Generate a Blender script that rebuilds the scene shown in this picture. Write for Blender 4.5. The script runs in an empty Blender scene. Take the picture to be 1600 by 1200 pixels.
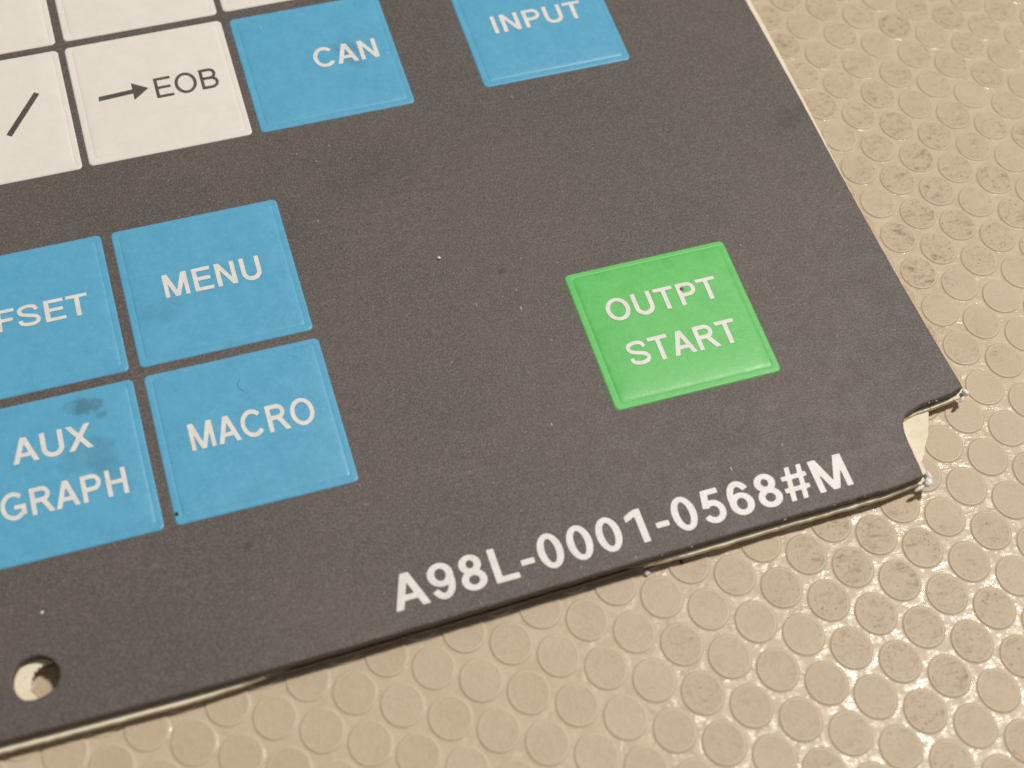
import bpy, bmesh, math, random
import numpy as np
from mathutils import Vector, Matrix, noise
from mathutils.geometry import tessellate_polygon

random.seed(7)
MM = 0.001
PANEL_Z = 2.22            # height of the panel face above the floor sheet, in mm
scene = bpy.context.scene
COL = scene.collection

# ------------------------------------------------------------------ camera
R = [[0.9528628, -0.297239, 0.0608394], [-0.2274635, -0.8325622, -0.5050749], [0.2007805, 0.4674283, -0.8609285]]
CAM = Vector((-3.9456, -78.1731, 112.7081 + PANEL_Z)) * MM
F_PX = 2402.93
cam = bpy.data.cameras.new('camera')
cam_ob = bpy.data.objects.new('camera', cam)
COL.objects.link(cam_ob)
m = Matrix(((R[0][0], -R[1][0], -R[2][0], CAM.x), (R[0][1], -R[1][1], -R[2][1], CAM.y),
            (R[0][2], -R[1][2], -R[2][2], CAM.z), (0, 0, 0, 1)))
cam_ob.matrix_world = m
cam.sensor_width = 36.0
cam.lens = 36.0 * F_PX / 1600.0
cam.clip_start = 0.002
cam.clip_end = 20.0
cam.dof.use_dof = True
cam.dof.focus_distance = 0.137
cam.dof.aperture_fstop = 31.0
scene.camera = cam_ob

# ------------------------------------------------------------------ light
world = bpy.data.worlds.new('World')
scene.world = world
world.use_nodes = True
bg = world.node_tree.nodes['Background']
bg.inputs['Color'].default_value = (1.0, 0.95, 0.89, 1)
bg.inputs['Strength'].default_value = 0.185
lamp = bpy.data.lights.new('ceiling_lamp', 'AREA')
lamp.shape = 'DISK'
lamp.size = 0.13
lamp.energy = 13.2
lamp.color = (1.0, 0.945, 0.87)
lamp_ob = bpy.data.objects.new('ceiling_lamp', lamp)
COL.objects.link(lamp_ob)
spot = Vector((46.5, -51.0, 0)) * MM
ldir = Vector((0.3915, 0.209, 0.896)).normalized()
lamp_ob.location = spot + ldir * 1.2
lamp_ob.rotation_euler = ldir.to_track_quat('Z', 'Y').to_euler()
scene.view_settings.view_transform = 'Standard'
scene.view_settings.look = 'None'
scene.view_settings.exposure = 0.0
scene.view_settings.gamma = 1.0


# ------------------------------------------------------------------ node helper
class NT:
    def __init__(s, name):
        s.mat = bpy.data.materials.new(name)
        s.mat.use_nodes = True
        s.t = s.mat.node_tree
        s.bsdf = s.t.nodes['Principled BSDF']
        g = s.t.nodes.new('ShaderNodeNewGeometry')
        v = s.t.nodes.new('ShaderNodeVectorMath')
        v.operation = 'SCALE'
        v.inputs['Scale'].default_value = 1000.0
        s.t.links.new(g.outputs['Position'], v.inputs[0])
        s.pos = v.outputs[0]          # world position in millimetres

    def put(s, sock, val):
        if isinstance(val, bpy.types.NodeSocket):
            s.t.links.new(val, sock)
        elif isinstance(val, (tuple, list)) and len(val) == 3 and sock.type == 'RGBA':
            sock.default_value = (*val, 1)
        else:
            sock.default_value = val

    def math(s, op, a, b=0.0, clamp=False):
        n = s.t.nodes.new('ShaderNodeMath')
        n.operation = op
        n.use_clamp = clamp
        s.put(n.inputs[0], a)
        s.put(n.inputs[1], b)
        return n.outputs[0]

    def vec(s, op, a, b):
        n = s.t.nodes.new('ShaderNodeVectorMath')
        n.operation = op
        s.put(n.inputs[0], a)
        s.put(n.inputs[1], b)
        return n.outputs['Value'] if op in ('LENGTH', 'DISTANCE', 'DOT_PRODUCT') else n.outputs[0]

    def mapping(s, scale=(1, 1, 1), rot=0.0, loc=(0, 0, 0), v=None):
        n = s.t.nodes.new('ShaderNodeMapping')
        s.t.links.new(v or s.pos, n.inputs['Vector'])
        n.inputs['Scale'].default_value = scale
        n.inputs['Rotation'].default_value = (0, 0, rot)
        n.inputs['Location'].default_value = loc
        return n.outputs[0]

    def noise(s, scale, detail=2.0, rough=0.5, v=None, dist=0.0):
        n = s.t.nodes.new('ShaderNodeTexNoise')
        s.t.links.new(v or s.pos, n.inputs['Vector'])
        n.inputs['Scale'].default_value = scale
        n.inputs['Detail'].default_value = detail
        n.inputs['Roughness'].default_value = rough
        n.inputs['Distortion'].default_value = dist
        return n.outputs[0]

    def voro(s, scale, v=None, rnd=1.0):
        n = s.t.nodes.new('ShaderNodeTexVoronoi')
        s.t.links.new(v or s.pos, n.inputs['Vector'])
        n.inputs['Scale'].default_value = scale
        n.voronoi_dimensions = '2D'
        n.inputs['Randomness'].default_value = rnd
        return n.outputs['Distance'], n.outputs['Color']

    def ramp(s, fac, lo, hi, a=0.0, b=1.0, smooth=True):
        n = s.t.nodes.new('ShaderNodeMapRange')
        n.interpolation_type = 'SMOOTHSTEP' if smooth else 'LINEAR'
        s.put(n.inputs[0], fac)
        n.inputs[1].default_value = lo
        n.inputs[2].default_value = hi
        n.inputs[3].default_value = a
        n.inputs[4].default_value = b
        return n.outputs[0]

    def mix(s, fac, a, b):
        n = s.t.nodes.new('ShaderNodeMix')
        n.data_type = 'RGBA'
        s.put(n.inputs[0], fac)
        s.put(n.inputs[6], a)
        s.put(n.inputs[7], b)
        return n.outputs[2]

    def bump(s, height, dist, strength=1.0, normal=None):
        n = s.t.nodes.new('ShaderNodeBump')
        n.inputs['Strength'].default_value = strength
        n.inputs['Distance'].default_value = dist
        s.put(n.inputs['Height'], height)
        if normal:
            s.t.links.new(normal, n.inputs['Normal'])
        return n.outputs[0]

    def spot(s, cx, cy, rx, ry, rot=0.0, soft=0.45, breakup=1.0, nscale=1.2):
        """worn or greasy spot of its own shape, round (cx, cy) in millimetres"""
        p = s.vec('SUBTRACT', s.pos, (cx, cy, PANEL_Z))
        p = s.mapping((1, 1, 0), -rot, v=p)
        p = s.vec('DIVIDE', p, (rx, ry, 1.0))
        d = s.vec('LENGTH', p, (0, 0, 0))
        w = s.noise(nscale, 4, 0.6)
        d = s.math('ADD', d, s.math('MULTIPLY', s.math('SUBTRACT', w, 0.5), breakup * 2.0))
        return s.ramp(d, 1.0, soft)

    def out(s, color, rough, normal=None, spec=0.5):
        s.put(s.bsdf.inputs['Base Color'], color)
        s.put(s.bsdf.inputs['Roughness'], rough)
        s.bsdf.inputs['Specular IOR Level'].default_value = spec
        if normal:
            s.t.links.new(normal, s.bsdf.inputs['Normal'])
        return s.mat


def specks(n, cell, size, share, stretch=1.0, rot=0.0, seed=(0, 0, 0)):
    """sparse dust specks; share = the part of the cells that hold one"""
    v = n.mapping((1.0, stretch, 1.0), rot, seed)
    d, c = n.voro(1.0 / cell, v)
    sep = n.t.nodes.new('ShaderNodeSeparateColor')
    n.t.links.new(c, sep.inputs[0])
    keep = n.math('LESS_THAN', sep.outputs[0], share)
    r = n.math('MULTIPLY', n.math('ADD', sep.outputs[1], 0.35), size / cell)
    return n.math('MULTIPLY', keep, n.math('LESS_THAN', d, r))


# ------------------------------------------------------------------ materials
def make_film():
    n = NT('charcoal_film')
    big = n.noise(0.055, 3, 0.55)
    mid = n.noise(0.5, 4, 0.6)
    grain = n.noise(7.5, 2, 0.7)
    base = n.mix(n.ramp(big, 0.3, 0.7), (0.085, 0.073, 0.070), (0.101, 0.086, 0.079))
    base = n.mix(n.ramp(mid, 0.35, 0.75, 0, 0.16), base, (0.135, 0.115, 0.10))
    base = n.mix(n.ramp(grain, 0.45, 0.70, 0, 0.62), base, (0.23, 0.20, 0.178))
    base = n.mix(n.ramp(n.noise(5.5, 2, 0.6, n.mapping(loc=(50, 3, 0))), 0.52, 0.75, 0, 0.5), base, (0.035, 0.03, 0.027))
    dust = n.math('MULTIPLY', n.ramp(n.noise(1.8, 4, 0.7), 0.5, 0.72, 0, 0.55), n.ramp(n.noise(0.07, 2, .5, n.mapping(loc=(31, 7, 0))), 0.42, 0.66))
    base = n.mix(dust, base, (0.175, 0.152, 0.135))
    streak = n.noise(1.0, 3, 0.6, n.mapping((0.12, 2.6, 1.0), 0.75))
    streak = n.math('MULTIPLY', n.ramp(streak, 0.56, 0.70, 0, 0.35), n.ramp(n.noise(0.16, 3, 0.6, n.mapping(loc=(9, 2, 0))), 0.45, 0.62))
    base = n.mix(streak, base, (0.17, 0.145, 0.125))
    scuff = n.spot(19.0, 3.0, 9.0, 6.0, 0.5, 0.2, 0.9, 0.5)
    base = n.mix(n.math('MULTIPLY', n.math('MULTIPLY', scuff, n.ramp(n.noise(1.4, 5, 0.75), 0.42, 0.68)), 0.5), base, (0.17, 0.145, 0.118))
    grease = n.spot(57.0, 4.4, 2.6, 1.5, 0.3, 0.55, 1.1, 1.6)
    base = n.mix(n.math('MULTIPLY', grease, 0.42), base, (0.045, 0.036, 0.031))
    for cx, cy, rx, ry, k in ((-2.4, -25.6, 0.6, 0.45, .55), (24.9, -5.6, .55, .4, .6), (17, 9, 6, 3.5, .14)):
        base = n.mix(n.math('MULTIPLY', n.spot(cx, cy, rx, ry, 0.4, 0.3, 0.8), k), base, (0.045, 0.038, 0.033))
    s1 = specks(n, 1.5, 0.05, 0.13)
    s2 = specks(n, 2.6, 0.055, 0.20, 0.35, 0.9, (5, 3, 0))
    s3 = specks(n, 0.8, 0.036, 0.12, 1.0, 0.4, (1, 9, 0))
    patch = n.ramp(n.noise(0.11, 2, 0.5, n.mapping(loc=(3, 17, 0))), 0.36, 0.6, 0.25, 1.0)
    sp = n.math('MULTIPLY', n.math('MAXIMUM', n.math('MAXIMUM', s1, s2), n.math('MULTIPLY', s3, 0.6)), n.math('MULTIPLY', patch, 0.6))
    base = n.mix(sp, base, (0.55, 0.48, 0.40))
    h = n.noise(7.0, 2, 0.6)
    nb = n.bump(h, 0.000042, 0.8)
    rough = n.math('ADD', n.ramp(mid, 0.3, 0.7, 0.46, 0.56), n.math('MULTIPLY', grease, -0.05))
    return n.out(base, rough, nb, 0.32)


def make_print(name, col, dark, light, smudges=()):
    n = NT(name)
    mott = n.noise(0.6, 5, 0.62)
    base = n.mix(n.ramp(mott, 0.3, 0.7), dark, col)
    base = n.mix(n.ramp(n.noise(2.2, 4, 0.65), 0.45, 0.8, 0, 0.5), base, light)
    base = n.mix(n.ramp(n.noise(7.0, 2, 0.5), 0.45, 0.8, 0, 0.35), base, light)
    for cx, cy, rx, ry, rot, k, c in smudges:
        base = n.mix(n.math('MULTIPLY', n.spot(cx, cy, rx, ry, rot, 0.3, 0.9, 0.9), k), base, c)
    ds = specks(n, 2.2, 0.045, 0.07, 1.0, 0.2, (8, 2, 0))
    ls = specks(n, 2.6, 0.045, 0.07, 0.6, 0.8, (2, 6, 0))
    base = n.mix(n.math('MULTIPLY', ds, 0.55), base, tuple(x * 0.3 for x in dark))
    base = n.mix(n.math('MULTIPLY', ls, 0.5), base, (0.7, 0.72, 0.72))
    nb = n.bump(n.math('ADD', n.noise(5.0, 2, 0.55), n.math('MULTIPLY', n.noise(1.2, 2, .5), 0.15)), 0.00003, 0.22)
    return n.out(base, n.ramp(mott, 0.3, 0.7, 0.36, 0.44), nb, 0.36)


GREY = (0.06, 0.10, 0.125)
BLUE = make_print('blue_print', (0.104, 0.398, 0.620), (0.092, 0.368, 0.585), (0.165, 0.46, 0.65), (
    (-12.6, -9.75, 1.9, 1.0, -0.2, 0.55, GREY), (-11.2, -10.9, 0.8, 0.5, 0.3, 0.35, GREY),
    (-13.0, -14.5, 3.2, 2.6, 0.2, 0.15, GREY), (-4.6, -2.2, 2.4, 1.8, 0.3, 0.22, (0.07, 0.2, 0.3)), (18.2, 22.6, 1.6, 2.6, 0.3, 0.4, (0.07, 0.2, 0.3)),
    (-11.5, -16, 1.5, 4, .3, .15, GREY)))
GREEN = make_print('green_print', (0.120, 0.545, 0.130), (0.108, 0.505, 0.116), (0.19, 0.61, 0.19))
WHITE = make_print('white_print', (0.79, 0.755, 0.695), (0.765, 0.725, 0.66), (0.81, 0.785, 0.735))
FILM = make_film()


def make_ink(name, col, dark):
    n = NT(name)
    base = n.mix(n.ramp(n.noise(1.5, 4, 0.6), 0.3, 0.75), col, dark)
    return n.out(base, 0.45, n.bump(n.noise(5.0, 2, 0.5), 0.00003, 0.5))


INK_WHITE = make_ink('white_ink', (0.78, 0.765, 0.735), (0.69, 0.67, 0.635))
INK_DARK = make_ink('charcoal_ink', (0.075, 0.066, 0.056), (0.11, 0.095, 0.082))


def make_paper():
    n = NT('cream_backing')
    base = n.mix(n.ramp(n.noise(1.3, 4, 0.6), 0.35, 0.75), (0.86, 0.79, 0.63), (0.80, 0.70, 0.50))
    base = n.mix(n.math('MULTIPLY', specks(n, 0.8, 0.06, 0.12), 0.6), base, (0.4, 0.26, 0.12))
    return n.out(base, 0.75, n.bump(n.noise(9, 3, 0.6), 0.00003, 0.6), 0.25)


PAPER = make_paper()


def make_core():
    n = NT('dark_core')
    base = n.mix(n.ramp(n.noise(0.8, 4, 0.6, n.mapping((1, 1, 6))), 0.35, 0.7), (0.070, 0.053, 0.037), (0.12, 0.095, 0.07))
    return n.out(base, 0.5, n.bump(n.noise(7, 3, 0.6), 0.00004, 0.7), 0.4)


CORE = make_core()


def make_pad():
    n = NT('brown_adhesive')
    base = n.mix(n.ramp(n.noise(0.8, 4, 0.6), 0.35, 0.7), (0.10, 0.08, 0.06), (0.16, 0.13, 0.10))
    return n.out(base, 0.6)


PAD = make_pad()


def make_glue():
    n = NT('white_glue')
    base = n.mix(n.ramp(n.noise(2.5, 3, 0.6), 0.35, 0.7), (0.88, 0.87, 0.85), (0.80, 0.77, 0.72))
    n.bsdf.inputs['Subsurface Weight'].default_value = 0.6
    n.bsdf.inputs['Subsurface Radius'].default_value = (1.0, 0.9, 0.8)
    n.bsdf.inputs['Subsurface Scale'].default_value = 0.0006
    return n.out(base, 0.5, n.bump(n.noise(5, 3, 0.6), 0.00003, 0.5))


GLUE = make_glue()


def make_floor(name, stud):
    n = NT(name)
    a, b = ((0.56, 0.461, 0.334), (0.527, 0.429, 0.306)) if stud else ((0.575, 0.477, 0.350), (0.55, 0.452, 0.327))
    base = n.mix(n.ramp(n.noise(0.25, 3, 0.6), 0.3, 0.7), a, b)
    sep = n.t.nodes.new('ShaderNodeSeparateXYZ')
    n.t.links.new(n.pos, sep.inputs[0])
    if stud:
        oi = n.t.nodes.new('ShaderNodeObjectInfo')
        rnd = oi.outputs['Random']
        base = n.mix(n.math('MULTIPLY', rnd, 0.3), base, (0.46, 0.36, 0.235))
        # scuffed dirt on the tops: streaky noise, worst along the walked right-hand side
        zone = n.ramp(n.noise(0.045, 3, 0.6, n.mapping(loc=(13.0, 4.0, 0))), 0.36, 0.62)
        zx = n.ramp(sep.outputs[0], 12.0, 62.0, 0.25, 1.0)
        zone = n.math('MULTIPLY', n.math('MULTIPLY', zone, zx), n.math('ADD', n.math('MULTIPLY', rnd, 0.9), 0.4))
        streak = n.noise(1.5, 6, 0.76, n.mapping((0.6, 1.4, 1.0), 0.5), 0.6)
        patch = n.noise(0.7, 4, 0.6)
        d1 = n.math('MULTIPLY', n.ramp(streak, 0.45, 0.66), n.ramp(patch, 0.38, 0.60))
        d1 = n.math('MULTIPLY', d1, zone, True)
        base = n.mix(n.math('MULTIPLY', d1, 0.9, True), base, (0.20, 0.14, 0.08))
        fine = n.math('MULTIPLY', n.ramp(n.noise(3.6, 4, 0.75), 0.56, 0.68), n.ramp(zone, 0.05, 0.7))
        base = n.mix(n.math('MULTIPLY', fine, 0.95, True), base, (0.17, 0.11, 0.06))
        base = n.mix(n.math('MULTIPLY', specks(n, 1.4, 0.06, 0.12), n.ramp(zone, 0.0, 0.6, 0.15, 0.9)), base, (0.09, 0.055, 0.035))
        h = n.math('ADD', n.noise(4.5, 3, 0.6), n.math('MULTIPLY', n.noise(1.4, 2, 0.5), 0.7))
        nb = n.bump(h, 0.00005, 0.75)
        base = n.mix(n.ramp(n.noise(5.5, 3, 0.7), 0.35, 0.68, 0, 0.30), base, (0.42, 0.31, 0.195))
        return n.out(base, 0.50, nb, 0.32)
    grime = n.math('MULTIPLY', n.ramp(n.noise(1.0, 5, 0.7), 0.52, 0.75), n.ramp(n.noise(0.09, 2, 0.5), 0.4, 0.65, 0.0, 0.5))
    base = n.mix(grime, base, (0.40, 0.29, 0.17))
    base = n.mix(n.math('MULTIPLY', specks(n, 3.0, 0.09, 0.05), 0.8), base, (0.12, 0.07, 0.04))
    # thin wavy skin that breaks the lamp's reflection into streaks
    nb = n.bump(n.noise(0.5, 2, 0.5, None, 0.5), 0.00011, 1.0)
    nb = n.bump(n.noise(2.2, 4, 0.65, n.mapping((0.45, 1.6, 1), 0.5), 0.8), 0.000022, 1.0, nb)
    return n.out(base, n.ramp(n.noise(0.8, 4, 0.65), 0.40, 0.60, 0.11, 0.40), nb, 0.15)


def make_rim():
    n = NT('beige_rubber_rim')
    base = n.mix(n.ramp(n.noise(0.8, 4, 0.6), 0.3, 0.7), (0.60, 0.50, 0.37), (0.57, 0.47, 0.34))
    return n.out(base, 0.42, n.bump(n.noise(3.0, 2, 0.5), 0.00003, 0.5), 0.3)


FLOOR = make_floor('beige_rubber', False)
STUD = make_floor('beige_rubber_stud', True)


# ------------------------------------------------------------------ mesh helpers
def link(name, verts, faces, mat, parent=None, smooth=False, origin=(0, 0, 0)):
    me = bpy.data.meshes.new(name)
    ox, oy, oz = origin
    me.from_pydata([((x - ox) * MM, (y - oy) * MM, (z - oz) * MM) for x, y, z in verts], [], faces)
    me.materials.append(mat)
    bm = bmesh.new()
    bm.from_mesh(me)
    bmesh.ops.recalc_face_normals(bm, faces=bm.faces)
    bm.to_mesh(me)
    bm.free()
    if smooth is True:
        me.polygons.foreach_set('use_smooth', [True] * len(me.polygons))
    me.update()
    ob = bpy.data.objects.new(name, me)
    COL.objects.link(ob)
    ob.location = Vector(origin) * MM
    ob['_o'] = list(origin)
    if parent is not None:
        ob.parent = parent
        po = parent['_o'] if '_o' in parent else (20.0, 0.0, 0.17)
        ob.location = (Vector(origin) - Vector(po)) * MM
    return ob


def tag(o, label=None, cat=None, group=None, kind=None):
    for k, v in (('label', label), ('category', cat), ('group', group), ('kind', kind)):
        if v:
            o[k] = v
    return o


def signed_area(p):
    return 0.5 * sum(a[0] * b[1] - b[0] * a[1] for a, b in zip(p, p[1:] + p[:1]))


def offset_poly(p, d):
    """move every vertex of a CCW polygon outwards by d (number or list)"""
    n = len(p)
    out = []
    for i in range(n):
        a, b, c = Vector(p[i - 1]), Vector(p[i]), Vector(p[(i + 1) % n])
        n1 = Vector((b.y - a.y, a.x - b.x)).normalized()
        n2 = Vector((c.y - b.y, b.x - c.x)).normalized()
        q = n1 + n2
        k = q.length_squared
        q = q * (2.0 / max(k, 1.0))
        dd = d[i] if isinstance(d, (list, tuple)) else d
        out.append((b.x + q.x * dd, b.y + q.y * dd))
    return out


def resample(p, step):
    out = []
    for a, b in zip(p, p[1:] + p[:1]):
        L = math.hypot(b[0] - a[0], b[1] - a[1])
        k = max(1, int(round(L / step)))
        out += [(a[0] + (b[0] - a[0]) * i / k, a[1] + (b[1] - a[1]) * i / k) for i in range(k)]
    return out


def plate(outline, hole, levels, bottom=True):
    """levels: (offset outwards, z) from the top face down; a hole shrinks where the outline grows"""
    verts, faces = [], []

    def ring(poly, z):
        i0 = len(verts)
        verts.extend((x, y, z) for x, y in poly)
        return list(range(i0, i0 + len(poly)))
    loops = []
    for d, z in levels:
        lo = [ring(offset_poly(outline, d), z)]
        if hole:
            lo.append(ring(offset_poly(hole, -(d if not isinstance(d, list) else 0.0)), z))
        loops.append(lo)
    for A, B in zip(loops, loops[1:]):
        for a, b in zip(A, B):
            for i in range(len(a)):
                j = (i + 1) % len(a)
                faces.append((a[i], a[j], b[j], b[i]))
    for lo in ([loops[0]] + ([loops[-1]] if bottom else [])):
        flat = [k for r in lo for k in r]
        tris = tessellate_polygon([[Vector((verts[k][0], verts[k][1], 0)) for k in r] for r in lo])
        for t in tris:
            faces.append(tuple(flat[q] for q in t))
    return verts, faces


# ------------------------------------------------------------------ lettering: glyphs built from strokes
H = 1466.0


def strip(pts, s):
    pts = [Vector(p) for p in pts]
    L, Rr = [], []
    for i, p in enumerate(pts):
        a = pts[max(i - 1, 0)]
        b = pts[min(i + 1, len(pts) - 1)]
        t = (b - a).normalized()
        nn = Vector((-t.y, t.x)) * s * 0.5
        L.append(tuple(p + nn))
        Rr.append(tuple(p - nn))
    return ('p', L + Rr[::-1])


def arc(cx, cy, rx, ry, a0, a1, n=36):
    return [(cx + rx * math.cos(math.radians(a0 + (a1 - a0) * i / n)), cy + ry * math.sin(math.radians(a0 + (a1 - a0) * i / n))) for i in range(n + 1)]


def rect(x0, y0, x1, y1):
    return ('p', [(x0, y0), (x1, y0), (x1, y1), (x0, y1)])


def P(*pts):
    return ('p', list(pts))


def ringg(cx, cy, rx, ry, s, sv):
    return ('r', arc(cx, cy, rx, ry, 0, 360, 64)[:-1], arc(cx, cy, rx - s, ry - sv, 0, 360, 64)[:-1])


def spline(pts, n=10):
    out = []
    q = [pts[0]] + list(pts) + [pts[-1]]
    for i in range(1, len(q) - 2):
        p0, p1, p2, p3 = (Vector(x) for x in q[i - 1:i + 3])
        for k in range(n):
            t = k / n
            out.append(tuple(0.5 * ((2 * p1) + (p2 - p0) * t + (2 * p0 - 5 * p1 + 4 * p2 - p3) * t * t + (3 * p1 - p0 - 3 * p2 + p3) * t ** 3)))
    out.append(tuple(pts[-1]))
    return out


def glyph(ch, s):
    """returns shapes, width, left and right bearing"""
    v = s * 0.86
    mir = lambda sh, W: ('p', [(W - x, y) for x, y in sh[1]])
    if ch == 'A':
        leg = P((0, 0), (1.08 * s, 0), (660 + 0.5 * s, H), (660 - 0.58 * s, H))
        return [leg, mir(leg, 1320), rect(330, 340, 990, 340 + v)], 1320, 15, 15
    if ch == 'O':
        return [ringg(700, 733, 700, 758, s, v)], 1400, 95, 95
    if ch == 'U':
        r = (1160 - s) / 2
        ry = 520 + 25 - v / 2
        pts = [(s / 2, H), (s / 2, 900)] + arc(580, 520, r, ry, 180, 360) + [(1160 - s / 2, 900), (1160 - s / 2, H)]
        return [strip(pts, s)], 1160, 155, 155
    if ch == 'T':
        return [rect(0, H - v, 1160, H), rect(580 - s / 2, 0, 580 + s / 2, H - v * .5)], 1160, 45, 45
    if ch in 'PR':
        lo = 560 if ch == 'P' else 640
        cy, ry = (lo + H) / 2, (H - lo - v) / 2
        bowl = [(s * .5, H - v / 2), (640, H - v / 2)] + arc(640, cy, 1090 - 640 - s / 2 + 20, ry, 90, -90, 28)[1:] + [(s * .5, lo + v / 2)]
        sh = [rect(0, 0, s, H), strip(bowl, (s + v) / 2)]
        if ch == 'R':
            sh.append(P((500, lo + v * .6), (500 + s * 1.2, lo + v * .6), (1270, 0), (1270 - 1.22 * s, 0)))
            return sh, 1270, 160, 30
        return sh, 1110, 160, 90
    if ch == 'S':
        c = spline([(v * .5, 470), (190, 235), (600, 95 + v * .12), (970, 190), (1085, 410), (960, 610), (590, 735), (220, 880), (125, 1080), (235, 1275), (590, 1385 - v * .1), (920, 1290), (1050, 1040)])
        return [strip(c, v)], 1200, 90, 90
    if ch == 'E':
        return [rect(0, 0, s, H), rect(s * .5, 0, 1090, v), rect(s * .5, H - v, 1060, H), rect(s * .5, 650, 1000, 650 + v)], 1090, 160, 80
    if ch == 'F':
        return [rect(0, 0, s, H), rect(s * .5, H - v, 1000, H), rect(s * .5, 620, 880, 620 + v)], 1000, 165, 60
    if ch == 'N':
        return [rect(0, 0, s, H), rect(1150 - s, 0, 1150, H), P((0, H), (s * 1.08, H), (1150, 0), (1150 - s * 1.08, 0))], 1150, 155, 155
    if ch == 'M':
        d = P((0, H), (1.16 * s, H), (700 + .50 * s, 0), (700 - .50 * s, 0))
        return [rect(0, 0, s * .9, H), rect(1400 - s * .9, 0, 1400, H), d, mir(d, 1400)], 1400, 150, 150
    if ch == 'C':
        return [strip(arc(700, 733, 700 - s / 2, 758 - v / 2, 40, 322, 60), (s + v) / 2)], 1330, 100, 70
    if ch == 'G':
        pts = arc(710, 733, 710 - s / 2, 758 - v / 2, 42, 318, 60)
        end = [(1370 - s * .6, 245), ]
        return [strip(pts, (s + v) / 2), rect(1370 - s, 175, 1370, 760), rect(730, 760 - v, 1370, 760)], 1370, 100, 110
    if ch == 'X':
        d = P((0, 0), (1.2 * s, 0), (1290, H), (1290 - 1.2 * s, H))
        return [d, mir(d, 1290)], 1290, 15, 15
    if ch == 'H':
        return [rect(0, 0, s, H), rect(1150 - s, 0, 1150, H), rect(s * .5, 640, 1150 - s * .5, 640 + v)], 1150, 160, 160
    if ch == 'L':
        return [rect(0, 0, s, H), rect(s * .5, 0, 920, v)], 920, 150, 60
    if ch == 'I':
        return [rect(0, 0, s, H)], s, 170, 170
    if ch == 'B':
        def bowl(lo, hi, xr):
            cy, ry = (lo + hi) / 2, (hi - lo - v) / 2
            return strip([(s * .5, hi - v / 2), (640, hi - v / 2)] + arc(640, cy, xr - 640 - s / 2, ry, 90, -90, 28)[1:] + [(s * .5, lo + v / 2)], (s + v) / 2)
        return [rect(0, 0, s, H), bowl(0, 770 + v / 2, 1130), bowl(770 - v / 2, H, 1060)], 1130, 150, 90
    if ch == '0':
        return [ringg(480, 733, 480, 755, s, v)], 960, 85, 90
    if ch == '1':
        return [rect(400, 0, 400 + s, H), P((0, 1010), (0, 1010 + s * .92), (160, 1155 + s * .72), (400 + s * .2, H + 8), (400 + s, H + 8), (400 + s * .5, 1240), (200, 1080))], 400 + s, 180, 280
    if ch == '5':
        bowl = arc(455, 478, 485 - s / 2, 500 - v / 2, 140, -158, 48)
        return [rect(215, H - v, 880, H), P((215, H), (215 + s, H), (70 + s * .95, 660), (70, 690)), strip(bowl, (s + v) / 2)], 940, 85, 90
    if ch in '69':
        top = arc(505, 733, 505 - s / 2, 755 - v / 2, 195, 32, 44)
        sh = [ringg(485, 475, 485, 497, s, v), strip(top, (s + v) / 2)]
        if ch == '9':
            sh = [(q[0],) + tuple([(970 - x, H - y) for x, y in pp] for pp in q[1:]) for q in sh]
        return sh, 970, 80, 85
    if ch == '8':
        return [('2', [arc(480, 1080, 425, 408, 0, 360, 64)[:-1], arc(480, 415, 480, 437, 0, 360, 64)[:-1]],
                 [arc(480, 1085, 425 - s, 408 - v * .98, 0, 360, 64)[:-1], arc(480, 415, 480 - s, 437 - v, 0, 360, 64)[:-1]])], 960, 85, 90
    if ch == '#':
        w = s * .72
        sl = lambda x: P((x, -20), (x + w * 1.05, -20), (x + 250 + w, H + 20), (x + 250, H + 20))
        return [sl(110), sl(600), rect(20, 385, 1060, 385 + w), rect(60, 920, 1110, 920 + w)], 1130, 20, 20
    if ch == '-':
        return [rect(0, 430, 520, 430 + v)], 520, 90, 90
    return [], 400, 0, 0


def poly_sd(px, py, poly):
    d = np.full(px.shape, 1e12)
    inside = np.zeros(px.shape, bool)
    n = len(poly)
    for i in range(n):
        x0, y0 = poly[i]
        x1, y1 = poly[(i + 1) % n]
        dx, dy = x1 - x0, y1 - y0
        L2 = dx * dx + dy * dy
        if L2 < 1e-9:
            continue
        t = np.clip(((px - x0) * dx + (py - y0) * dy) / L2, 0, 1)
        d = np.minimum(d, (px - x0 - t * dx) ** 2 + (py - y0 - t * dy) ** 2)
        if y0 != y1:
            c = (y0 > py) != (y1 > py)
            inside ^= c & (px < (x1 - x0) * (py - y0) / (y1 - y0) + x0)
    d = np.sqrt(d)
    return np.where(inside, -d, d)


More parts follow.
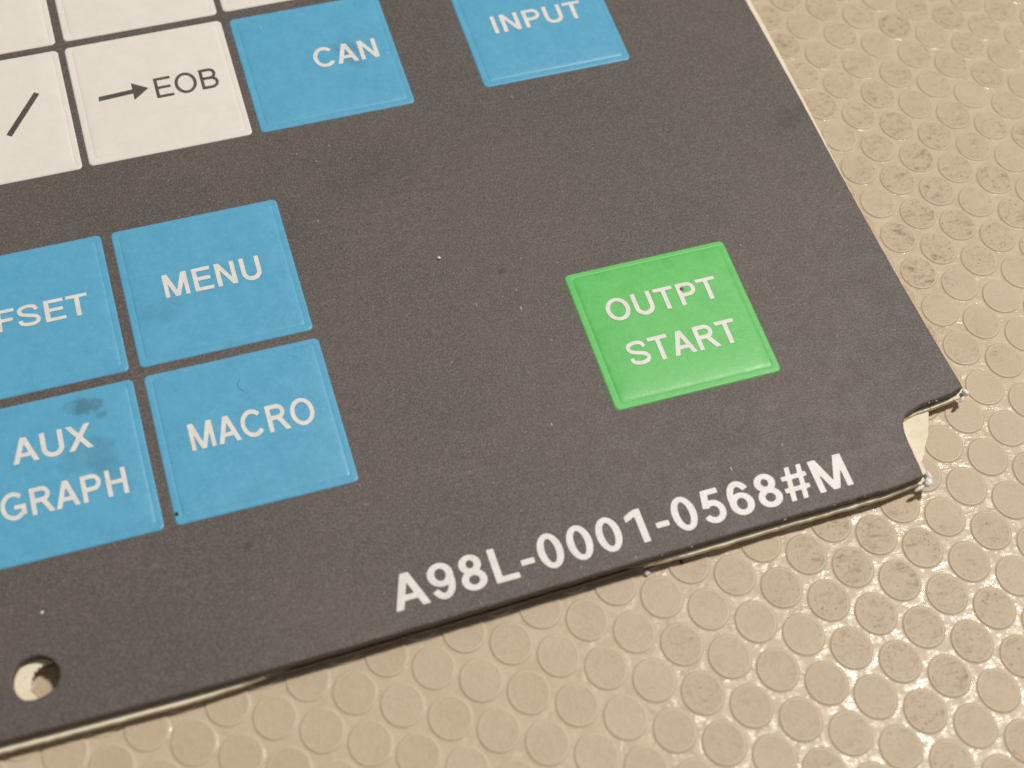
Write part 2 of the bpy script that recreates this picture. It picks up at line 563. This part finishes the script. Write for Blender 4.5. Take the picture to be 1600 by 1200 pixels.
def contours(F, x0, y0, h):
    """marching squares, zero level of F[row, col]"""
    ny, nx = F.shape
    ins = F < 0
    code = ins[:-1, :-1] * 1 + ins[:-1, 1:] * 2 + ins[1:, 1:] * 4 + ins[1:, :-1] * 8
    nxt, pts = {}, {}

    def ev(r, c, e):
        if e == 0:
            k, a, b = ('h', r, c), F[r, c], F[r, c + 1]
        elif e == 2:
            k, a, b = ('h', r + 1, c), F[r + 1, c], F[r + 1, c + 1]
        elif e == 3:
            k, a, b = ('v', r, c), F[r, c], F[r + 1, c]
        else:
            k, a, b = ('v', r, c + 1), F[r, c + 1], F[r + 1, c + 1]
        if k not in pts:
            t = a / (a - b)
            pts[k] = (x0 + (k[2] + (t if k[0] == 'h' else 0)) * h, y0 + (k[1] + (t if k[0] == 'v' else 0)) * h)
        return k
    TBL = {1: [(0, 3)], 2: [(1, 0)], 3: [(1, 3)], 4: [(2, 1)], 5: [(0, 3), (2, 1)], 6: [(2, 0)], 7: [(2, 3)], 8: [(3, 2)],
           9: [(0, 2)], 10: [(1, 0), (3, 2)], 11: [(1, 2)], 12: [(3, 1)], 13: [(0, 1)], 14: [(3, 0)]}
    for r, c in zip(*np.nonzero((code > 0) & (code < 15))):
        for a, b in TBL[int(code[r, c])]:
            nxt[ev(r, c, a)] = ev(r, c, b)
    loops = []
    while nxt:
        k0, k = next(iter(nxt.items()))
        loop = [k0]
        del nxt[k0]
        while k != k0 and k in nxt:
            loop.append(k)
            k = nxt.pop(k)
        loops.append([pts[q] for q in loop])
    return loops


def simplify(p, tol):
    keep = list(p)
    changed = True
    while changed:
        changed = False
        out, i = [], 0
        while i < len(keep):
            a = out[-1] if out else keep[-1]
            b, c = keep[i], keep[(i + 1) % len(keep)]
            L = math.hypot(c[0] - a[0], c[1] - a[1]) or 1e-9
            d = abs((c[0] - a[0]) * (a[1] - b[1]) - (a[0] - b[0]) * (c[1] - a[1])) / L
            if d < tol and L < 260 and len(keep) > 8:
                out.append(c)
                i += 2
                changed = True
            else:
                out.append(b)
                i += 1
        if len(out) >= len(keep):
            break
        keep = out
    return keep


GCACHE = {}


def glyph_mesh(ch, s):
    if (ch, s) in GCACHE:
        return GCACHE[ch, s]
    shapes, W, lb, rb = glyph(ch, s)
    h = 24.0
    xs = np.arange(-90.3, W + 110, h)
    ys = np.arange(-110.7, H + 130, h)
    X, Y = np.meshgrid(xs, ys)
    F = np.full(X.shape, 1e9)
    for sh in shapes:
        if sh[0] == 'p':
            d = poly_sd(X, Y, sh[1])
        elif sh[0] == 'r':
            d = np.maximum(poly_sd(X, Y, sh[1]), -poly_sd(X, Y, sh[2]))
        else:
            d = np.minimum(poly_sd(X, Y, sh[1][0]), poly_sd(X, Y, sh[1][1]))
            d = np.maximum(d, -np.minimum(poly_sd(X, Y, sh[2][0]), poly_sd(X, Y, sh[2][1])))
        F = np.minimum(F, d)
    # slight rounding of the ink's corners
    G = F.copy()
    G[1:-1, 1:-1] = (F[1:-1, 1:-1] * 2 + F[:-2, 1:-1] + F[2:, 1:-1] + F[1:-1, :-2] + F[1:-1, 2:]) / 6
    loops = [simplify(l, 2.0) for l in contours(G, xs[0], ys[0], h)]
    verts = [q for l in loops for q in l]
    tris = tessellate_polygon([[Vector((x, y, 0)) for x, y in l] for l in loops])
    GCACHE[ch, s] = (verts, [tuple(t) for t in tris], W, lb, rb)
    return GCACHE[ch, s]


def text_geo(txt, s, track=0.0):
    verts, faces, x = [], [], 0.0
    for i, ch in enumerate(txt):
        gv, gf, W, lb, rb = glyph_mesh(ch, s)
        if i:
            x += lb
        k = len(verts)
        verts += [(vx + x, vy) for vx, vy in gv]
        faces += [tuple(q + k for q in f) for f in gf]
        x += W + rb + track
    return verts, faces


def lettering(txt, s, x0, x1, y0, y1, hfun, mat, parent, rot=0.0, name='lettering', origin=(0, 0), track=0.0, fit=None):
    """lay the word into the box x0..x1, baseline y0 to cap height y1"""
    v, f = text_geo(txt, s, track)
    mx = max(p[0] for p in v)
    mn = min(p[0] for p in v)
    kx = (x1 - x0) / (mx - mn) if fit is None else fit
    if fit is not None:
        x0 = x1 - (mx - mn) * fit
    ky = (y1 - y0) / H
    out = []
    for px, py in v:
        X, Y = (px - mn) * kx, py * ky
        X, Y = X * math.cos(rot) - Y * math.sin(rot) + x0, X * math.sin(rot) + Y * math.cos(rot) + y0
        zz = hfun(X, Y) + 0.018
        kz = (112.708 + PANEL_Z - zz) / 112.708
        out.append((-3.9456 + (X + 3.9456) * kz, -78.1731 + (Y + 78.1731) * kz, zz))
    return link(name, out, f, mat, parent, origin=(origin[0], origin[1], PANEL_Z))


# ------------------------------------------------------------------ the panel
panel = bpy.data.objects.new('membrane_keypad', None)
COL.objects.link(panel)
panel.empty_display_size = 0.01
panel.location = Vector((20.0, 0.0, 0.17)) * MM
bpy.context.view_layer.update()
tag(panel, 'dark charcoal membrane control panel with blue, white and green keys lying on the studded floor', 'control panel')

LEFT, TOP = -46.0, 53.0
right_edge = [(58.45, TOP), (58.5, 30.0), (58.61, 19.7), (58.86, 11.9), (59.02, 4.2), (59.1, -1.2), (59.25, -8.4), (59.45, -15.1), (59.75, -21.4), (60.12, -27.2)]
notch = [(60.12, -27.62), (59.2, -27.88), (58.06, -28.05), (56.9, -28.15), (56.0, -28.24), (55.3, -28.38), (54.6, -28.58), (53.95, -28.92), (53.55, -29.45), (53.3, -30.2), (53.18, -31.3), (53.16, -33.0), (53.12, -34.62)]
bottom = [(50.3, -34.93), (44.41, -35.03), (38.64, -35.13), (27.38, -35.4), (16.5, -35.7), (11.2, -35.86), (0.95, -36.1), (-8.96, -36.2), (-18.4, -36.15), (-23.05, -36.1), (LEFT, -36.1)]
outline0 = right_edge + notch + bottom + [(LEFT, TOP)]
outline0 = resample(outline0, 0.45)
if signed_area(outline0) < 0:
    outline0 = outline0[::-1]
outline = []
for x, y in outline0:                       # slightly ragged hand-cut edge
    k = 0.035
    if y < -27 and x > 40:
        k = 0.07
    outline.append((x + k * noise.noise(Vector((x * 1.3, y * 1.3, 1.0))), y + k * noise.noise(Vector((x * 1.3, y * 1.3, 7.0)))))
hole = [(-21.60, -31.90), (-21.42, -31.15), (-20.92, -30.47), (-20.2, -30.2), (-19.5, -30.2), (-18.9, -30.45), (-18.38, -31.0), (-18.1, -31.7), (-18.18, -32.4), (-18.6, -33.0), (-19.3, -33.4), (-20.05, -33.56), (-20.9, -33.4), (-21.4, -32.75)]
hole = [(x, y) for x, y in spline(hole + [hole[0]], 4)[:-1]]
if signed_area(hole) < 0:
    hole = hole[::-1]

z0 = PANEL_Z
v, f = plate(outline, hole, [(-0.16, z0), (-0.05, z0 - 0.035), (0.0, z0 - 0.12), (-0.02, z0 - 0.26)], bottom=False)
film = link('overlay_film', v, f, FILM, panel, origin=(20, 0, z0))


def edge_kind(x, y):
    """how far the dark core stands inside the film's outline"""
    return 0.05 + 0.02 * noise.noise(Vector((x * 0.6, y * 0.6, 3.0)))


core_d = [-edge_kind(x, y) for x, y in outline]
core_d2 = [-edge_kind(x, y) + 0.03 for x, y in outline]
ch = [(x, y) for x, y in offset_poly(hole, 0.03)]


def plate2(outline, hole, rows, zs):
    verts, faces = [], []
    loops = []
    for d, z in zip(rows, zs):
        a = len(verts)
        verts += [(x, y, z) for x, y in offset_poly(outline, d)]
        lo = [list(range(a, len(verts)))]
        if hole:
            a = len(verts)
            verts += [(x, y, z) for x, y in hole]
            lo.append(list(range(a, len(verts))))
        loops.append(lo)
    for A, B in zip(loops, loops[1:]):
        for a, b in zip(A, B):
            for i in range(len(a)):
                j = (i + 1) % len(a)
                faces.append((a[i], a[j], b[j], b[i]))
    for lo in (loops[0], loops[-1]):
        flat = [k for r in lo for k in r]
        for t in tessellate_polygon([[Vector((verts[k][0], verts[k][1], 0)) for k in r] for r in lo]):
            faces.append(tuple(flat[q] for q in t))
    return verts, faces


v, f = plate2(outline, ch, [core_d, core_d2], [z0 - 0.262, z0 - 0.98])
link('core_sheet', v, f, CORE, panel, origin=(20, 0, z0))


def ss(a, b, x):
    t = min(1, max(0, (x - a) / (b - a)))
    return t * t * (3 - 2 * t)


def back_off(x, y):
    """outwards offset of the cream backing against the film's outline"""
    j = 0.05 * noise.noise(Vector((x * 0.9, y * 0.9, 5.0))) + 0.03 * noise.noise(Vector((x * 4, y * 4, 2.0)))
    if x < LEFT + 1 or y > TOP - 1:
        return 0.0
    if y < -33.9 and x < 52.9:                        # front edge: set back along the middle so it falls in shade
        k = ss(-11.0, 8.0, x) - ss(18.0, 34.0, x)
        return 0.44 - 0.95 * k + j - 0.15 * ss(20, 40, x) - 0.12 * ss(48, 52, x)
    if x > 57.9 and y > -27.5:                        # right edge: a pale lip that fades towards the notch
        return 0.06 + 0.45 * ss(-21.0, -9.0, y) + 0.45 * ss(-10.0, 20.0, y) + j * 0.7
    if x < 54.0 and y < -29.2:                        # side of the notch
        return 0.42 + 0.36 * ss(-29.5, -33.5, y) - 0.3 * ss(-34.0, -34.6, y) + j
    return 0.26 + 0.7 * j + 0.2 * ss(58.8, 60.2, x) - 0.2 * ss(56.5, 54.0, x)


back_rows = [[back_off(x, y) for x, y in outline]] * 2
back_rows = [back_rows[0], [d + (0.05 if y < -33.9 or 54.5 < x < 59.5 and y < -27 else -0.04) for d, (x, y) in zip(back_rows[0], outline)]]
torn = [(x + 0.14, y) for x, y in [(-20.05, -33.75), (-20.21, -33.27), (-20.45, -32.85), (-20.65, -32.44), (-20.52, -32.2), (-20.58, -31.98), (-20.49, -31.79), (-20.42, -31.5), (-20.25, -31.32), (-20.2, -31.05), (-19.95, -31.0), (-19.9, -30.86), (-19.62, -30.8),
        (-19.45, -30.64), (-19.2, -30.66), (-19.05, -30.5), (-18.75, -30.62), (-18.4, -30.3), (-17.8, -30.9), (-17.6, -31.8), (-17.8, -32.8), (-18.5, -33.6), (-19.3, -34.0)]]
if signed_area(torn) < 0:
    torn = torn[::-1]
v, f = plate2(outline, torn, back_rows, [z0 - 0.984, z0 - 1.34])
link('backing_sheet', v, f, PAPER, panel, origin=(20, 0, z0))

# thin liner under the backing; a flap of it shows inside the corner notch
liner = [(57.3, TOP - 1.0), (57.6, -1.0), (58.3, -27.2), (57.2, -27.75), (56.98, -28.05), (56.80, -28.55), (56.55, -29.05), (56.30, -29.55), (55.98, -30.2), (55.82, -30.57), (55.45, -31.0), (55.1, -31.45), (54.85, -31.95), (54.56, -32.29),
         (54.25, -32.7), (53.6, -33.1), (52.6, -33.4), (52.0, -33.9), (30.0, -34.2), (0.0, -35.0), (LEFT + 1, -35.0), (LEFT + 1, TOP - 1.0)]
liner = resample(liner, 0.5)
if signed_area(liner) < 0:
    liner = liner[::-1]
liner = [(x + 0.05 * noise.noise(Vector((x * 2, y * 2, 11.0))), y + 0.05 * noise.noise(Vector((x * 2, y * 2, 21.0)))) for x, y in liner]
lh = [(x + 0.35 if x > -19.5 else x + 0.5, y) for x, y in offset_poly(torn, 0.2)]
v, f = plate2(liner, offset_poly(torn, 0.5), [0.0, 0.0], [z0 - 1.343, z0 - 1.42])
link('liner', v, f, PAPER, panel, origin=(20, 0, z0))

pad = [(56.3, TOP - 2), (56.6, -26.0), (52.0, -28.0), (51.0, -33.0), (30.0, -33.6), (0.0, -34.4), (LEFT + 2, -34.4), (LEFT + 2, TOP - 2)]
pad = pad[::-1]
if signed_area(pad) < 0:
    pad = pad[::-1]
padhole = arc(-19.6, -32.0, 2.4, 2.4, 0, 360, 24)[:-1]
padhole = [(x, max(y, -34.15)) for x, y in padhole]
v, f = plate2(resample(pad, 2.0), padhole, [0.0, 0.0], [z0 - 1.423, 0.106])
link('adhesive_pad', v, f, PAD, panel, origin=(20, 0, z0))


# an added dark strip fills the shaded front edge where the backing is set back
fr = [(x, y) for x, y in outline if y < -34.0 and -9 < x < 36]
fr.sort()
top_, low_ = [], []
for x, y in fr:
    t = min(ss(-9, -3, x), 1 - ss(29, 35, x))
    top_.append((x, y + 0.75 - 0.86 * t + 0.02 * noise.noise(Vector((x * 1.1, 0, 4.0)))))
dark_strip = top_ + [(x, y + 1.6) for x, y in fr[::-1]]
if signed_area(dark_strip) < 0:
    dark_strip = dark_strip[::-1]
v, f = plate2(dark_strip, None, [0.0, 0.03], [z0 - 1.03, z0 - 1.66])
link('added_dark_strip', v, f, CORE, panel, origin=(20, 0, z0))


# fuzzy white glue left at the two cut corners
def blob(cx, cy, cz, rx, ry, rz, rot, seed, amp=0.35):
    bm = bmesh.new()
    bmesh.ops.create_icosphere(bm, subdivisions=4, radius=1.0)
    vs = []
    for q in bm.verts:
        d = 1 + amp * noise.fractal(q.co * 1.7 + Vector((seed, 0, 0)), 0.8, 2.0, 3)
        x, y, z = q.co.x * rx * d, q.co.y * ry * d, q.co.z * rz * d
        vs.append((cx + x * math.cos(rot) - y * math.sin(rot), cy + x * math.sin(rot) + y * math.cos(rot), cz + z))
    fs = [tuple(w.index for w in q.verts) for q in bm.faces]
    bm.free()
    return vs, fs


def joined(name, parts, mat, parent, origin):
    V, Fc = [], []
    for a, b in parts:
        k = len(V)
        V += a
        Fc += [tuple(i + k for i in q) for q in b]
    return link(name, V, Fc, mat, parent, True, origin)


joined('glue_residue', [blob(53.50, -35.02, 1.55, 0.46, 0.34, 0.30, 0.9, 1.0, .14), blob(52.75, -35.25, 1.35, 0.62, 0.17, 0.20, 0.2, 5.0, .16),
                        blob(53.80, -34.5, 1.50, 0.22, 0.48, 0.24, 0.0, 3.0, .14)], GLUE, panel, (53, -35, 1))
joined('glue_residue', [blob(60.42, -27.92, 1.60, 0.24, 0.34, 0.30, 0.5, 2.0, 0.14), blob(60.05, -28.3, 1.3, 0.4, 0.17, 0.22, 0.5, 4.0, 0.14)], GLUE, panel, (60, -28, 1))

# torn film burrs along the front edge
burr = []
for x in (44.7, 40.2, 31.9, 29.3, -2.6, -4.7, 14.6, 47.5, 57.3, 56.6):
    y = -28.2 if x > 54 else -35.05 - (44 - x) * 0.022
    burr.append(blob(x, y, z0 - 0.1, 0.05 + random.random() * .10, 0.03, 0.03, random.random() * 2, x, 0.5))
joined('edge_burr', burr, GLUE, panel, (20, -35, 2))

# ------------------------------------------------------------------ keys
CREST_IN, DISH = 0.72, 2.3


SIDES = (1.1, 1.0, 1.2, 0.85)      # left, right, bottom, top: uneven width of the flat rim


def key_height(d):
    """height of a key's face above the film, d = distance in from its rim"""
    pr = ((0.0, -0.075), (0.04, -0.015), (0.12, 0.028), (0.50, 0.030), (0.535, 0.026), (0.57, 0.016), (0.60, 0.026), (0.66, 0.042), (0.75, 0.060), (0.86, 0.073), (1.1, 0.088), (1.6, 0.107), (2.3, 0.120), (3.2, 0.126), (20, 0.126))
    for (a, b), (c, e) in zip(pr, pr[1:]):
        if d <= c:
            return b + 0.045 + (e - b) * (d - a) / (c - a)
    return 0.171


def inset(d, f):
    return f * min(d, 0.66) + max(0.0, d - 0.66)


def outset(q, f):
    return q / f if q < f * 0.66 else q - f * 0.66 + 0.66


def rounded(x0, y0, x1, y1, r, n=7):
    out = []
    for cx, cy, a in ((x1 - r, y1 - r, 0), (x0 + r, y1 - r, 90), (x0 + r, y0 + r, 180), (x1 - r, y0 + r, 270)):
        for i in range(n):
            t = math.radians(a + 90 * i / (n - 1))
            out.append((cx + r * math.cos(t), cy + r * math.sin(t)))
    return out


def make_key(x0, y0, x1, y1, mat, label):
    verts, faces, prev = [], [], None
    w, h = x1 - x0, y1 - y0
    seed = x0 * 3.1 + y0
    for d in (0.0, 0.02, 0.05, 0.08, 0.12, 0.16, 0.34, 0.50, 0.535, 0.552, 0.57, 0.585, 0.60, 0.63, 0.66, 0.70, 0.75, 0.80, 0.86, 0.96, 1.1, 1.35, 1.6, 1.95, 2.3, 3.2, 4.5):
        r = max(0.45 - d * 0.22, 0.30) + (0.6 * max(0, d - 0.8) if d > 0.8 else 0)
        fl, fr, fb, ft = SIDES
        loop = rounded(x0 + inset(d, fl), y0 + inset(d, fb), x1 - inset(d, fr), y1 - inset(d, ft), r)
        a = len(verts)
        for x, y in loop:
            wob = 0.012 * noise.noise(Vector((x * 0.35, y * 0.35, seed))) if d > 0.4 else 0
            verts.append((x, y, z0 + key_height(d) + wob))
        cur = list(range(a, len(verts)))
        if prev:
            for i in range(len(cur)):
                j = (i + 1) % len(cur)
                faces.append((prev[i], prev[j], cur[j], cur[i]))
        prev = cur
    faces.append(tuple(prev))
    o = link('key', verts, faces, mat, panel, True, ((x0 + x1) / 2, (y0 + y1) / 2, z0))
    o['label'] = label
    rect_ = (x0, y0, x1, y1)
    return o, (lambda x, y: z0 + 0.012 + key_height(max(0, min(outset(x - x0, SIDES[0]), outset(x1 - x, SIDES[1]), outset(y - y0, SIDES[2]), outset(y1 - y, SIDES[3]))))), ((x0 + x1) / 2, (y0 + y1) / 2)


BW = 262.0
k, hf, c = make_key(-7.50, -7.30, 7.45, 7.23, BLUE, 'blue key marked MENU')
lettering('MENU', BW, -4.03, 4.5, -0.86, 1.58, hf, INK_WHITE, k, origin=c)
k, hf, c = make_key(-7.42, -22.47, 7.60, -8.13, BLUE, 'blue key marked MACRO')
lettering('MACRO', BW, -4.82, 5.61, -16.17, -13.62, hf, INK_WHITE, k, origin=c)
k, hf, c = make_key(-23.3, -22.5, -8.28, -8.09, BLUE, 'blue key marked AUX GRAPH with a grey smudge')
lettering('AUX', BW, -18.84, -12.42, -13.62, -11.27, hf, INK_WHITE, k, origin=c)
lettering('GRAPH', BW, -20.4, -10.4, -18.5, -16.07, hf, INK_WHITE, k, origin=c)
k, hf, c = make_key(-23.4, -7.27, -8.34, 7.25, BLUE, 'blue key marked OFFSET, cut by the photo edge')
lettering('OFFSET', BW, 0, -10.54, -0.68, 1.53, hf, INK_WHITE, k, origin=c, fit=1.56e-3)
k, hf, c = make_key(7.84, 14.94, 22.70, 29.50, BLUE, 'blue key marked CAN')
lettering('CAN', BW, 14.68, 20.95, 21.43, 23.86, hf, INK_WHITE, k, origin=c)
k, hf, c = make_key(29.60, 15.05, 44.55, 29.40, BLUE, 'blue key marked INPUT')
lettering('INPUT', BW, 32.68, 42.0, 21.5, 23.78, hf, INK_WHITE, k, origin=c)
k, hf, c = make_key(30.04, -21.92, 45.36, -7.57, GREEN, 'green key marked OUTPT START')
lettering('OUTPT', BW, 32.56, 43.1, -13.31, -11.0, hf, INK_WHITE, k, origin=c)
lettering('START', BW, 32.95, 43.12, -18.1, -15.66, hf, INK_WHITE, k, origin=c)
vv, ff = blob(39.75, -11.75, z0 + 0.178, 0.19, 0.17, 0.035, 0.3, 4.0, 0.4)
link('pit', vv, ff, CORE, k, True, (39.75, -11.75, z0))
k, hf, c = make_key(-7.97, 15.02, 7.10, 29.70, WHITE, 'white key marked with an arrow and EOB')
lettering('EOB', 205.0, -0.56, 5.38, 21.5, 23.95, hf, INK_DARK, k, origin=c)
ar = [(-5.84, 22.28), (-2.63, 22.45), (-2.64, 21.65), (-1.16, 22.77), (-2.62, 23.72), (-2.62, 22.95), (-5.80, 22.80)]
va = [(x, y, hf(x, y) + 0.018) for x, y in ar]
link('arrow', va, [(0, 1, 5, 6), (2, 3, 4)] and [(0, 1, 5, 6), (1, 2, 3), (1, 3, 5), (3, 4, 5)], INK_DARK, k, origin=(c[0], c[1], z0))
k, hf, c = make_key(-23.6, 14.93, -8.57, 29.65, WHITE, 'white key marked with a slash')
dx, dy = 0.27 * 0.815, -0.27 * 0.579
sl = [(-14.37 - dx, 20.24 - dy), (-14.37 + dx, 20.24 + dy), (-11.22 + dx, 24.68 + dy), (-11.22 - dx, 24.68 - dy)]
link('slash', [(x, y, hf(x, y) + 0.018) for x, y in sl], [(0, 1, 2, 3)], INK_DARK, k, origin=(c[0], c[1], z0))
make_key(-7.82, 30.50, 7.01, 45.1, WHITE, 'blank white key above the arrow EOB key')
make_key(-23.4, 30.40, -8.58, 45.0, WHITE, 'blank white key above the slash key')
make_key(7.58, 30.62, 22.5, 45.1, WHITE, 'blank white key above the CAN key')

o = lettering('A98L-0001-0568#M', 276.0, 7.52, 47.0, -34.28, -31.26, lambda x, y: z0 - 0.004, INK_WHITE, panel, rot=0.0142, origin=(27, -33), track=26)
o['label'] = 'white printed part number along the bottom edge'

# ------------------------------------------------------------------ the studded floor
vs, fs = [], []
N = 24
for j in range(N + 1):
    for i in range(N + 1):
        vs.append((-420 + 900 * i / N, -450 + 900 * j / N, 0.0))
for j in range(N):
    for i in range(N):
        a = j * (N + 1) + i
        fs.append((a, a + 1, a + N + 2, a + N + 1))
floor = link('floor', vs, fs, FLOOR)
tag(floor, 'beige rubber floor covering with rows of low round studs', kind='structure')

CX = [[44.86518, -44.23909], [3.2917, -2.14208], [0.18509, -4.28175], [-0.00085, -0.01773], [0.01185, -0.01867], [0.00766, -0.00507], [-0.0001, -0.00072], [0.00091, -0.00132], [0.00134, -0.00075], [0.00061, 5e-05]]
QX = [[44.84098, -44.26457], [3.3165, -2.11727], [0.18326, -4.2949], [0.00961, -0.00412], [0.02097, -0.00285], [0.00565, -0.00523]]


def lat(i, j):
    ci, cj = max(-21, min(14, i)), max(-20, min(9, j))

    def ev(i, j):
        F = (1, i, j, i * i, i * j, j * j, i ** 3, i * i * j, i * j * j, j ** 3)
        return [sum(a * c[q] for a, c in zip(F, CX)) for q in (0, 1)]
    KZ = (112.708 + PANEL_Z - 0.13) / (112.708 + 1.9)
    p = ev(ci, cj)
    if ci != i:
        e = ev(ci - (1 if i > ci else -1), cj)
        p = [p[q] + (p[q] - e[q]) * abs(i - ci) for q in (0, 1)]
    if cj != j:
        e = ev(ci, cj - (1 if j > cj else -1))
        p0 = ev(ci, cj)
        p = [p[q] + (p0[q] - e[q]) * abs(j - cj) for q in (0, 1)]
    return [-3.9456 + (p[0] + 3.9456) * KZ, -78.1731 + (p[1] + 78.1731) * KZ]


def project(x, y, z):
    d = Vector((x * MM, y * MM, z * MM)) - CAM
    q = [sum(R[r][k] * d[k] for k in range(3)) for r in range(3)]
    return 800 + F_PX * q[0] / q[2], 600 + F_PX * q[1] / q[2], q[2]


PROF = ((0.0, 0.134), (0.45, 0.134), (0.80, 0.132), (0.885, 0.136), (0.915, 0.141), (0.935, 0.141), (0.955, 0.131), (0.975, 0.104), (0.992, 0.060), (1.006, 0.030), (1.03, 0.012), (1.06, 0.002), (1.075, -0.012))
SR = (1.70, 1.81)


def stud_geo(seg):
    V, Fc = [(0, 0, PROF[0][1])], []
    for r, z in PROF[1:]:
        V += [(SR[0] * r * math.cos(2 * math.pi * i / seg), SR[1] * r * math.sin(2 * math.pi * i / seg), z) for i in range(seg)]
    for i in range(seg):
        Fc.append((0, 1 + i, 1 + (i + 1) % seg))
    for q in range(len(PROF) - 2):
        a, b = 1 + q * seg, 1 + (q + 1) * seg
        for i in range(seg):
            j = (i + 1) % seg
            Fc.append((a + i, b + i, b + j, a + j))
    return V, Fc


near, far = [], []
taken = []
for i in range(-46, 40):
    for j in range(-46, 36):
        x, y = lat(i, j)
        if abs(x - 22) > 150 or abs(y) > 140:
            continue
        under = x < 57 and y > -33 and not (x > 52.5 and y < -27)
        if under and math.hypot(x + 19.8, y + 32) > 4.5:
            if x < 45 and y > -25 or x < 50 and y > -22:
                continue
        u, w, dep = project(x, y, 0.1)
        if dep > 0.02 and -45 < u < 1645 and -45 < w < 1245:
            near.append((x, y))
        elif dep > 0.02:
            far.append((x, y))
near.sort(key=lambda p: -p[0])
near.sort(key=lambda p: (Vector((p[0] * MM, p[1] * MM, 0)) - CAM).length)
far += near[300:]
near = near[:300]
# keep the outer field from folding over itself
grid = {}
field = []
for x, y in near + far:
    key = (int(x // 4), int(y // 4))
    ok = True
    for a in (-1, 0, 1):
        for b in (-1, 0, 1):
            for p in grid.get((key[0] + a, key[1] + b), ()):
                if math.hypot(p[0] - x, p[1] - y) < 3.3:
                    ok = False
    if ok:
        grid.setdefault(key, []).append((x, y))
        field.append((x, y))
nn = set(near)
sv, sf = stud_geo(40)
proto = None
RIM = make_rim()


def rim_faces(me):
    # the shoulder of a stud is rubbed smooth
    me.materials.append(RIM)
    me.materials.append(FLOOR)
    lim = []
    for p in me.polygons:
        r = [math.hypot(me.vertices[q].co.x / SR[0], me.vertices[q].co.y / SR[1]) / MM for q in p.vertices]
        lim.append(2 if min(r) > 1.0 else 1 if min(r) > 0.90 and max(r) < 1.0 else 0)
    me.polygons.foreach_set('material_index', lim)


for x, y in field:
    if (x, y) not in nn:
        continue
    if proto is None:
        o = proto = link('stud', sv, sf, STUD, floor, True)
        rim_faces(o.data)
    else:
        o = proto.copy()
        COL.objects.link(o)
        o.parent = floor
    o.location = (x * MM, y * MM, 0)
    o.rotation_euler = (0, 0, 0)
    k = 1.0 + random.uniform(-0.012, 0.012)
    o.scale = (k, k, random.uniform(0.72, 0.80))
lv, lf = stud_geo(20)
V, Fc = [], []
for x, y in field:
    if (x, y) in nn:
        continue
    k = len(V)
    V += [(a + x, b + y, c) for a, b, c in lv]
    Fc += [tuple(q + k for q in t) for t in lf]
if V:
    o = link('stud_field', V, Fc, STUD, floor, True)
    o['kind'] = 'stuff'

# ------------------------------------------------------------------ crumbs and a fibre


def crumb(x, y, z, r, mat, label, seed, flat=0.7):
    vv, ff = blob(x, y, z + r * flat * 0.8, r, r * 0.75, r * flat, seed, seed, 0.5)
    tag(link('crumb', vv, ff, mat, None, True, (x, y, z)), label, 'crumb', 'crumbs and grit')


crumb(28.15, -35.75, 0.0, 0.27, GLUE, 'white crumb on the beige floor against the bottom edge of the dark panel', 1.0)
crumb(31.16, -35.64, 0.15, 0.16, CORE, 'tiny dark crumb on a floor stud beside the bottom edge of the dark panel', 2.0)
crumb(19.91, -2.89, z0, 0.17, GLUE, 'round white speck on the dark panel between the MENU and green keys', 3.0)
crumb(-18.6, -26.92, z0, 0.15, GLUE, 'white speck on the dark panel above the round mounting hole', 4.0)
crumb(-7.15, -21.45, z0 + 0.07, 0.15, CORE, 'tiny black crumb on the lower left corner of the MACRO key', 5.0)

# fibre on the MACRO key
pts = spline([(0.30, -10.60, 0), (0.02, -11.0, 0), (0.05, -11.4, 0), (0.36, -11.81, 0)], 6)
V, Fc = [], []
for q, p in enumerate(pts):
    a = pts[max(0, q - 1)]
    b = pts[min(len(pts) - 1, q + 1)]
    t = (Vector(b) - Vector(a)).normalized()
    s_ = Vector((-t.y, t.x, 0))
    for k in range(6):
        w = 2 * math.pi * k / 6
        d = s_ * math.cos(w) * 0.02 + Vector((0, 0, 1)) * math.sin(w) * 0.02
        V.append((p[0] + d.x, p[1] + d.y, z0 + 0.18 + d.z))
    if q:
        for k in range(6):
            Fc.append(((q - 1) * 6 + k, (q - 1) * 6 + (k + 1) % 6, q * 6 + (k + 1) % 6, q * 6 + k))
Fc.append(tuple(range(5, -1, -1)))
Fc.append(tuple(range(len(V) - 6, len(V))))
n_ = NT('dark_fibre')
FIB = n_.out(n_.mix(n_.noise(4), (0.03, 0.12, 0.20), (0.04, 0.14, 0.22)), 0.6)
tag(link('fibre', V, Fc, FIB, None, True, (0.1, -11.2, z0 + 0.08)), 'short curled dark fibre lying on the blue MACRO key', 'fibre')

for o in scene.objects:
    if '_o' in o:
        del o['_o']
